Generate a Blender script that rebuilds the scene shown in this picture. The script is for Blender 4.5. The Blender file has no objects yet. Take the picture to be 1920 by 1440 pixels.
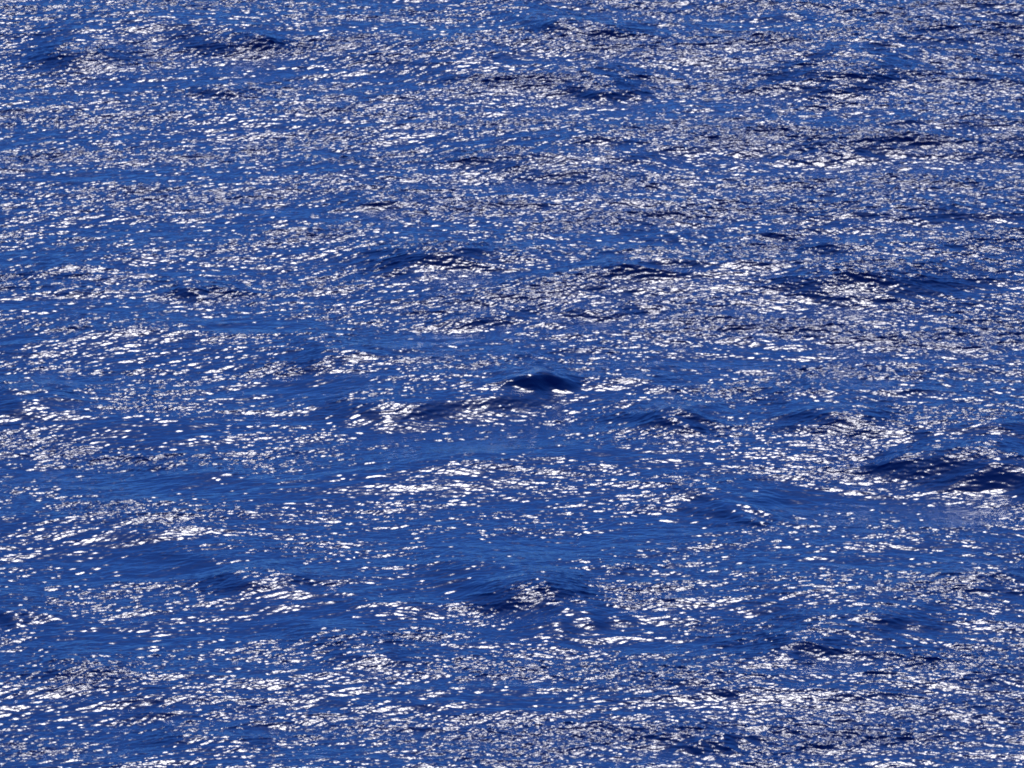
import bpy, math, random
import numpy as np

# ------------------------------------------------------------------ camera, sky, sun, exposure
SC = bpy.context.scene
R = math.radians
CAM_H = 141.0                 # the viewpoint is high on a coast, looking down on open sea
DEP = 15.5                    # degrees below the horizon
HFOV = 6.5
cam = bpy.data.cameras.new("camera")
cam.sensor_fit = 'HORIZONTAL'
cam.sensor_width = 36.0
cam.lens = 18.0 / math.tan(R(HFOV / 2))
cam.clip_start = 1.0
cam.clip_end = 60000.0
camo = bpy.data.objects.new("camera", cam)
bpy.context.collection.objects.link(camo)
camo.location = (0, 0, CAM_H)
camo.rotation_euler = (R(90 - DEP), 0, 0)
SC.camera = camo

SUN_EL = 42.0
SUN_AZ = 1.5                  # degrees to the right of the view direction
world = bpy.data.worlds.new("World")
SC.world = world
world.use_nodes = True
wn = world.node_tree
wn.nodes.clear()
sky = wn.nodes.new("ShaderNodeTexSky")
sky.sky_type = 'NISHITA'
sky.sun_disc = False
sky.sun_elevation = R(SUN_EL)
sky.sun_rotation = R(SUN_AZ)
sky.altitude = 100.0
sky.air_density = 1.0
sky.dust_density = 0.3
sky.ozone_density = 3.0
wb = wn.nodes.new("ShaderNodeMix")       # camera white balance of the blue sky
wb.data_type = 'RGBA'; wb.blend_type = 'MULTIPLY'
wb.inputs[0].default_value = 1.0
wb.inputs[7].default_value = (0.165, 0.42, 1.04, 1)
bg = wn.nodes.new("ShaderNodeBackground")
bg.inputs[1].default_value = 0.11
wo = wn.nodes.new("ShaderNodeOutputWorld")
wn.links.new(sky.outputs[0], wb.inputs[6])
wn.links.new(wb.outputs[2], bg.inputs[0])
wn.links.new(bg.outputs[0], wo.inputs[0])

sun = bpy.data.lights.new("sun", 'SUN')
sun.energy = 2.6
sun.angle = R(0.53)
sun.color = (1.0, 0.965, 0.97)
suno = bpy.data.objects.new("sun", sun)
bpy.context.collection.objects.link(suno)
suno.rotation_euler = (R(SUN_EL - 90), 0, R(-SUN_AZ))   # shines from +Y towards the camera
suno.location = (0, 300, 200)

SC.view_settings.view_transform = 'Standard'
SC.view_settings.look = 'None'
SC.view_settings.exposure = 0.0
SC.view_settings.gamma = 1.0
SC.render.engine = 'CYCLES'
SC.cycles.use_denoising = True
SC.cycles.denoiser = 'OPENIMAGEDENOISE'
SC.cycles.use_adaptive_sampling = False
SC.cycles.sample_clamp_direct = 2.6
SC.cycles.sample_clamp_indirect = 4.0
SC.cycles.max_bounces = 3
SC.cycles.filter_width = 1.85

# ------------------------------------------------------------------ where a pixel of the 1920x1440 photo meets the mean sea level
def at(px, py):
    f = 960.0 / math.tan(R(HFOV / 2))
    a, b = (px - 960.0) / f, (720.0 - py) / f
    d, s = math.cos(R(DEP)), math.sin(R(DEP))
    dy, dz = d + b * s, -s + b * d
    t = CAM_H / -dz
    return a * t, dy * t

# ------------------------------------------------------------------ wave spectra (periodic tiles made with an FFT)
def tile(L, N, lmin, lmax, slope, power, wind, spread, seed):
    """directional random sea on a square tile: height, x and y shift. Slope = rms slope of the tile."""
    rng = np.random.default_rng(seed)
    k = np.fft.fftfreq(N, L / N) * 2 * math.pi
    kx, ky = np.meshgrid(k, k)
    kk = np.hypot(kx, ky); kk[0, 0] = 1.0
    th = np.arctan2(ky, kx) - R(wind)
    D = np.abs(np.cos(th)) ** spread
    k0, k1 = 2 * math.pi / lmax, 2 * math.pi / lmin
    A = kk ** (-power) * D
    A *= 1 / (1 + (k0 / kk) ** 8) * np.exp(-(kk / k1) ** 4)
    A[0, 0] = 0
    H = A * (rng.normal(size=(N, N)) + 1j * rng.normal(size=(N, N)))
    # keep it real: take the real part of everything
    h = np.fft.ifft2(H).real
    sx = np.fft.ifft2(1j * kx * H).real
    sy = np.fft.ifft2(1j * ky * H).real
    g = slope / math.sqrt((sx ** 2 + sy ** 2).mean())
    dx = np.fft.ifft2(-1j * kx / kk * H).real
    dy = np.fft.ifft2(-1j * ky / kk * H).real
    return L, N, (h * g).astype(np.float32), (-dx * g).astype(np.float32), (-dy * g).astype(np.float32)

def sample(T, X, Y, rot=0.0, ox=0.0, oy=0.0):
    L, N, h, dx, dy = T
    c, s = math.cos(R(rot)), math.sin(R(rot))
    u = ((X * c + Y * s + ox) / L * N) % N
    v = ((-X * s + Y * c + oy) / L * N) % N
    i, j = np.floor(u).astype(np.int32), np.floor(v).astype(np.int32)
    fu, fv = (u - i).astype(np.float32), (v - j).astype(np.float32)
    i %= N; j %= N
    i2, j2 = (i + 1) % N, (j + 1) % N
    w = ((1 - fu) * (1 - fv), fu * (1 - fv), (1 - fu) * fv, fu * fv)
    o = [q[j, i] * w[0] + q[j, i2] * w[1] + q[j2, i] * w[2] + q[j2, i2] * w[3] for q in (h, dx, dy)]
    return o[0], o[1] * c - o[2] * s, o[1] * s + o[2] * c

# wind blows from the far right towards the camera; the ripples' crests run slightly up to the right
SWELL = tile(233.0, 512, 5.0, 34.0, 0.042, 2.3, 96, 4, 11)
CHOP = tile(113.0, 1536, 0.5, 4.0, 0.096, 2.0, 92, 3.2, 23)
RIP = tile(29.0, 1024, 0.17, 0.62, 0.20, 1.65, 92, 2.8, 5)
PATCH = tile(187.0, 512, 2.5, 16.0, 1.0, 2.0, 95, 1.5, 31)

# ------------------------------------------------------------------ grid: dense where the photo looks, opening out to the horizon
def axis(a, b, step, far_lo, far_hi, grow=1.06):
    mid = np.arange(a, b, step)
    hi = [mid[-1]]; s = step
    while hi[-1] < far_hi:
        s *= grow; hi.append(hi[-1] + s)
    lo = [mid[0]]; s = step
    while lo[-1] > far_lo:
        s *= grow; lo.append(lo[-1] - s)
    return np.concatenate([np.array(lo[1:][::-1]), mid, np.array(hi[1:])])

xs = axis(-40.0, 40.0, 0.043, -25000, 25000)
ys = axis(426.0, 622.0, 0.08, -25000, 30000)
X, Y = np.meshgrid(xs, ys)
sx = np.gradient(xs)[None, :]; sy = np.gradient(ys)[:, None]
SP = np.maximum(sx * 1.7, sy).astype(np.float32)     # local spacing, fades the waves the grid cannot carry
def fade(lam): return np.clip(2.0 - SP / (lam * 0.25), 0, 1).astype(np.float32)

# how rough the small waves are, patch by patch (gusts on the water), read off the photo on a 16 x 12 net
GUST = [
 "6666666678888899",
 "6665666777788899",
 "6666677777788888",
 "5555567777888888",
 "5555566666778888",
 "4444444455556777",
 "4443333334556666",
 "4433322122333444",
 "3333333333333444",
 "3333333334455566",
 "5444445556666677",
 "5555555556777777",
]
def gust(X, Y):
    f = 960.0 / math.tan(R(HFOV / 2))
    d, s = math.cos(R(DEP)), math.sin(R(DEP))
    Yc = np.clip(Y, 380, 690)
    zc = Yc * d + CAM_H * s
    px = 960 + f * X / zc
    py = 720 - f * (Yc * s - CAM_H * d) / zc
    g = np.array([[int(c) for c in r] for r in GUST], float) / 5.0
    u = np.clip(px / 120.0 - 0.5, 0, 14.999); v = np.clip(py / 120.0 - 0.5, 0, 10.999)
    i = u.astype(int); j = v.astype(int); a = u - i; b = v - j
    return (g[j, i] * (1 - a) * (1 - b) + g[j, i + 1] * a * (1 - b) + g[j + 1, i] * (1 - a) * b + g[j + 1, i + 1] * a * b).astype(np.float32)
G = gust(X, Y)

h1, a1, b1 = sample(SWELL, X, Y)
# the small waves swing round a little from left to right: two headings, blended
WR = (0.5 + 0.5 * np.tanh((X - 4.0 + 6.0 * np.sin(Y * 0.06)) / 9.0)).astype(np.float32)
WA, WB = np.sqrt(1 - WR), np.sqrt(WR)
def both(T, rl, rr, ox, oy, k=1.0):
    p, q = sample(T, X * k, Y * k, rl, ox, oy), sample(T, X * k, Y * k, rr, ox + 17, oy + 9)
    return [WA * u + WB * v for u, v in zip(p, q)]
h2, a2, b2 = both(CHOP, 12, -7, 13, 5)
h3, a3, b3 = both(RIP, 9, -10, 3, 7)
h4, a4, b4 = both(RIP, 17, 2, 31, 2, 0.71)
f1, f2, f3 = fade(9.0), fade(1.5), fade(0.36)
pn = sample(PATCH, X, Y)[0]
pn /= 0.5 * PATCH[2].std() * 2
rough = ((0.45 + 0.55 * G) * np.exp(0.22 * pn)).astype(np.float32)
rip = rough * f3
f2 = f2 * (0.38 + 0.62 * G) * np.exp(0.12 * pn)
Z = h1 * f1 + h2 * f2 + (h3 + h4) * rip * 0.75
DX = 1.1 * (a1 * f1 + a2 * f2) + 0.5 * (a3 + a4) * rip * 0.75
DY = 1.1 * (b1 * f1 + b2 * f2) + 0.5 * (b3 + b4) * rip * 0.75

# ------------------------------------------------------------------ the single waves one can tell apart: crest from (x0,y0) to (x1,y1) in photo pixels
CRESTS = [
 # x0, y0, x1, y1, height, front length, back length
 (988, 728, 1040, 724, 0.66, 1.25, 4.0),
 (720, 786, 985, 738, 0.66, 1.9, 7.0),

 (760, 512, 905, 486, 0.60, 1.8, 6.0),
 (905, 490, 1035, 505, 0.55, 2.0, 6.0),
 (1090, 512, 1200, 518, 0.55, 1.5, 6.0),
 (1500, 800, 1640, 788, 0.60, 2.4, 6.0),
 (1680, 828, 1760, 834, 0.58, 1.3, 5.0),
 (1790, 832, 1910, 830, 0.50, 1.2, 5.0),
 (1690, 862, 1800, 890, 0.6, 2.2, 7.0),
 (1800, 900, 1990, 908, 0.95, 2.4, 7.0),
 (520, 1180, 690, 1160, 0.50, 2.0, 7.0),
 (690, 1158, 790, 1148, 0.50, 1.8, 7.0),
 (670, 392, 780, 383, 0.50, 1.4, 6.0),
 (610, 325, 700, 312, 0.40, 1.4, 6.0),
 (830, 140, 990, 118, 0.60, 2.0, 7.0),
 (1130, 75, 1210, 58, 0.6, 1.8, 6.0),
 (460, 85, 520, 68, 0.5, 1.4, 6.0),
 (350, 165, 480, 172, 0.5, 1.4, 5.0),
 (1390, 40, 1500, 28, 0.5, 1.8, 6.0),
 (1580, 120, 1640, 125, 0.4, 1.4, 6.0),
 (1850, 180, 1930, 175, 0.5, 1.8, 6.0),
 (1235, 450, 1275, 448, 0.5, 1.1, 4.0),
 (1540, 300, 1610, 310, 0.45, 1.6, 5.0),
 (1060, 592, 1180, 580, 0.50, 1.0, 4.0),
 (180, 640, 420, 610, 0.30, 2.2, 8.0),
 (100, 545, 160, 540, 0.4, 1.6, 6.0),
 (1500, 560, 1700, 575, 0.40, 2.0, 6.0),
 (1090, 1062, 1170, 1068, 0.45, 1.6, 6.0),
 (1800, 1110, 1920, 1090, 0.45, 1.8, 6.0),
 (1660, 1180, 1720, 1185, 0.4, 1.3, 5.0),
 (300, 1060, 520, 1030, 0.35, 1.8, 6.0),
 (820, 1330, 1000, 1320, 0.25, 2.0, 7.0),
 (90, 1260, 220, 1255, 0.35, 1.6, 6.0),
]
# low ramps tilted gently towards the viewer: they catch the sun as the brightest patches
RAMPS = [
 # x0, y0, x1, y1, height, front length, back length
 (290, 903, 440, 895, 0.34, 1.6, 6.0),
 (650, 783, 720, 778, 0.20, 1.3, 5.0),
 (760, 880, 920, 872, 0.14, 1.2, 5.0),
 (1222, 798, 1255, 785, 0.62, 2.4, 3.0),
 (1260, 782, 1325, 768, 0.34, 1.5, 4.0),
 (1366, 958, 1402, 950, 0.55, 2.2, 3.0),
 (1400, 945, 1455, 928, 0.30, 1.3, 4.0),
 (1060, 1165, 1110, 1160, 0.36, 1.7, 5.0),
 (860, 1110, 1060, 1095, 0.50, 2.6, 8.0),
 (1480, 1215, 1700, 1205, 0.50, 2.6, 8.0),
 (1000, 1190, 1120, 1175, 0.30, 1.6, 6.0),
 (600, 680, 690, 672, 0.34, 1.7, 6.0),
 (1180, 510, 1440, 525, 0.55, 3.0, 8.0),
 (1450, 535, 1740, 560, 0.50, 2.8, 8.0),
 (1480, 150, 1640, 168, 0.60, 3.2, 9.0),
 (0, 770, 130, 765, 0.42, 2.0, 7.0),
 (1520, 735, 1740, 742, 0.38, 1.8, 6.0),
 (1120, 712, 1240, 720, 0.28, 1.6, 6.0),
 (830, 600, 1010, 598, 0.26, 1.3, 5.0),
 (100, 500, 240, 510, 0.30, 1.5, 6.0),
 (340, 545, 410, 540, 0.28, 1.4, 5.0),
 (1020, 70, 1110, 60, 0.55, 3.0, 8.0),
 (370, 95, 500, 80, 0.36, 1.8, 6.0),
 (80, 100, 230, 108, 0.50, 3.0, 8.0),
 (420, 1105, 560, 1085, 0.38, 2.0, 7.0),
 (1440, 1235, 1500, 1225, 0.22, 1.8, 5.0),
 (1100, 180, 1170, 175, 0.4, 2.0, 6.0),
 (640, 1240, 760, 1230, 0.28, 1.4, 6.0),
 (1310, 1395, 1345, 1388, 0.30, 1.2, 4.0),
 (1540, 470, 1760, 480, 0.40, 2.4, 8.0),
 (900, 290, 1180, 330, 0.45, 3.0, 9.0),
 (300, 1395, 480, 1385, 0.34, 1.8, 6.0),
 (0, 1155, 60, 1150, 0.34, 1.6, 6.0),
]
def crest(Z, c):
    x0, y0, x1, y1, H, F, B = c
    p, q = at(x0, y0), at(x1, y1)
    L = math.hypot(q[0] - p[0], q[1] - p[1])
    tx, ty = (q[0] - p[0]) / L, (q[1] - p[1]) / L
    i0, i1 = np.searchsorted(xs, [min(p[0], q[0]) - L - 8, max(p[0], q[0]) + L + 8])
    j0, j1 = np.searchsorted(ys, [min(p[1], q[1]) - L - 4 * F, max(p[1], q[1]) + L + 4 * B])
    x = X[j0:j1, i0:i1] - p[0]; y = Y[j0:j1, i0:i1] - p[1]
    s = (x * tx + y * ty) / L                       # 0..1 along the crest
    n = -x * ty + y * tx                            # + is behind the crest
    w = pn[j0:j1, i0:i1]
    n = n + 0.35 * np.sin(s * 5.0 + x0) + 0.30 * w
    e = np.clip(np.abs(s - 0.5) - 0.15, 0, None)
    along = np.exp(-(e / max(0.45, 1.9 / L)) ** 2) * (1 + 0.16 * w)
    front = np.where(n < 0, np.exp(-np.abs(n / (1.15 * F)) ** (3.0 if H > 0.6 else 2.1)), np.exp(-np.abs(n / B) ** 1.1))
    tr = -0.10 * np.exp(-((n + 2.4 * F) / (1.5 * F)) ** 2)
    Z[j0:j1, i0:i1] += (H * along * (front + tr)).astype(np.float32)
# long low swells that carry the crests
SWELLS = [
 (700, 530, 1200, 522, 0.5, 6.0, 12.0),
 (1200, 530, 1750, 610, 0.35, 5.0, 12.0),
 (480, 820, 1060, 735, 0.08, 5.0, 12.0),
 (1400, 790, 1960, 905, 0.15, 5.0, 12.0),
 (300, 1200, 820, 1150, 0.15, 5.0, 12.0),
 (0, 660, 460, 600, 0.15, 5.0, 12.0),
 (780, 150, 1250, 60, 0.55, 7.0, 14.0),
 (1000, 260, 1700, 330, 0.5, 6.0, 12.0),
 (1300, 100, 1920, 125, 0.5, 5.5, 12.0),
 (1450, 235, 2000, 270, 0.5, 5.5, 12.0),
 (1550, 395, 2000, 420, 0.45, 5.0, 12.0),
 (1500, 500, 2000, 520, 0.35, 4.5, 12.0),
 (1250, 1290, 1950, 1330, 0.45, 5.0, 12.0),
 (1450, 1130, 2000, 1150, 0.35, 5.0, 12.0),
]
for c in CRESTS:
    crest(Z, c if c[4] >= 0.6 and c[1] > 400 else c[:4] + (c[4] * 0.5,) + c[5:])
for c in RAMPS + SWELLS: crest(Z, c)

# ------------------------------------------------------------------ water
def lk(nt, a, b): nt.links.new(a, b)
m = bpy.data.materials.new("sea_water")
m.use_nodes = True
nt = m.node_tree
pb = nt.nodes["Principled BSDF"]
pb.inputs["Base Color"].default_value = (0.003, 0.024, 0.118, 1)
pb.inputs["Roughness"].default_value = 0.10
pb.inputs["IOR"].default_value = 1.34
geo = nt.nodes.new("ShaderNodeNewGeometry")
mp = nt.nodes.new("ShaderNodeMapping"); mp.inputs["Rotation"].default_value = (0, 0, R(6)); mp.inputs["Scale"].default_value = (0.55, 1, 1)
lk(nt, geo.outputs["Position"], mp.inputs[0])
n1 = nt.nodes.new("ShaderNodeTexNoise"); n1.inputs["Scale"].default_value = 9.0; n1.inputs["Detail"].default_value = 2.0; n1.inputs["Roughness"].default_value = 0.6
lk(nt, mp.outputs[0], n1.inputs["Vector"])
bp = nt.nodes.new("ShaderNodeBump"); bp.inputs["Strength"].default_value = 1.0; 
at_ = nt.nodes.new("ShaderNodeAttribute"); at_.attribute_name = "gust"
mu = nt.nodes.new("ShaderNodeMath"); mu.operation = 'MULTIPLY'; mu.inputs[1].default_value = 0.012
lk(nt, at_.outputs["Fac"], mu.inputs[0]); lk(nt, mu.outputs[0], bp.inputs["Distance"])
lk(nt, n1.outputs[0], bp.inputs["Height"]); lk(nt, bp.outputs[0], pb.inputs["Normal"])

ny, nx = X.shape
co = np.empty((ny * nx, 3), np.float32)
co[:, 0] = (X + DX).ravel(); co[:, 1] = (Y + DY).ravel(); co[:, 2] = Z.ravel()
me = bpy.data.meshes.new("water")
idx = np.arange(ny * nx, dtype=np.int32).reshape(ny, nx)
q = np.stack([idx[:-1, :-1], idx[:-1, 1:], idx[1:, 1:], idx[1:, :-1]], -1).reshape(-1)
me.vertices.add(ny * nx); me.vertices.foreach_set("co", co.ravel())
me.loops.add(len(q)); me.loops.foreach_set("vertex_index", q)
nf = len(q) // 4
me.polygons.add(nf); me.polygons.foreach_set("loop_start", np.arange(0, nf * 4, 4, dtype=np.int32))
me.update(calc_edges=True)
me.shade_smooth()
ga = me.attributes.new("gust", 'FLOAT', 'POINT'); ga.data.foreach_set("value", rough.ravel())
me.materials.append(m)
water = bpy.data.objects.new("water", me)
bpy.context.collection.objects.link(water)
water["kind"] = "structure"
water["label"] = "deep blue choppy sea glittering white in the sun"
water["category"] = "sea"
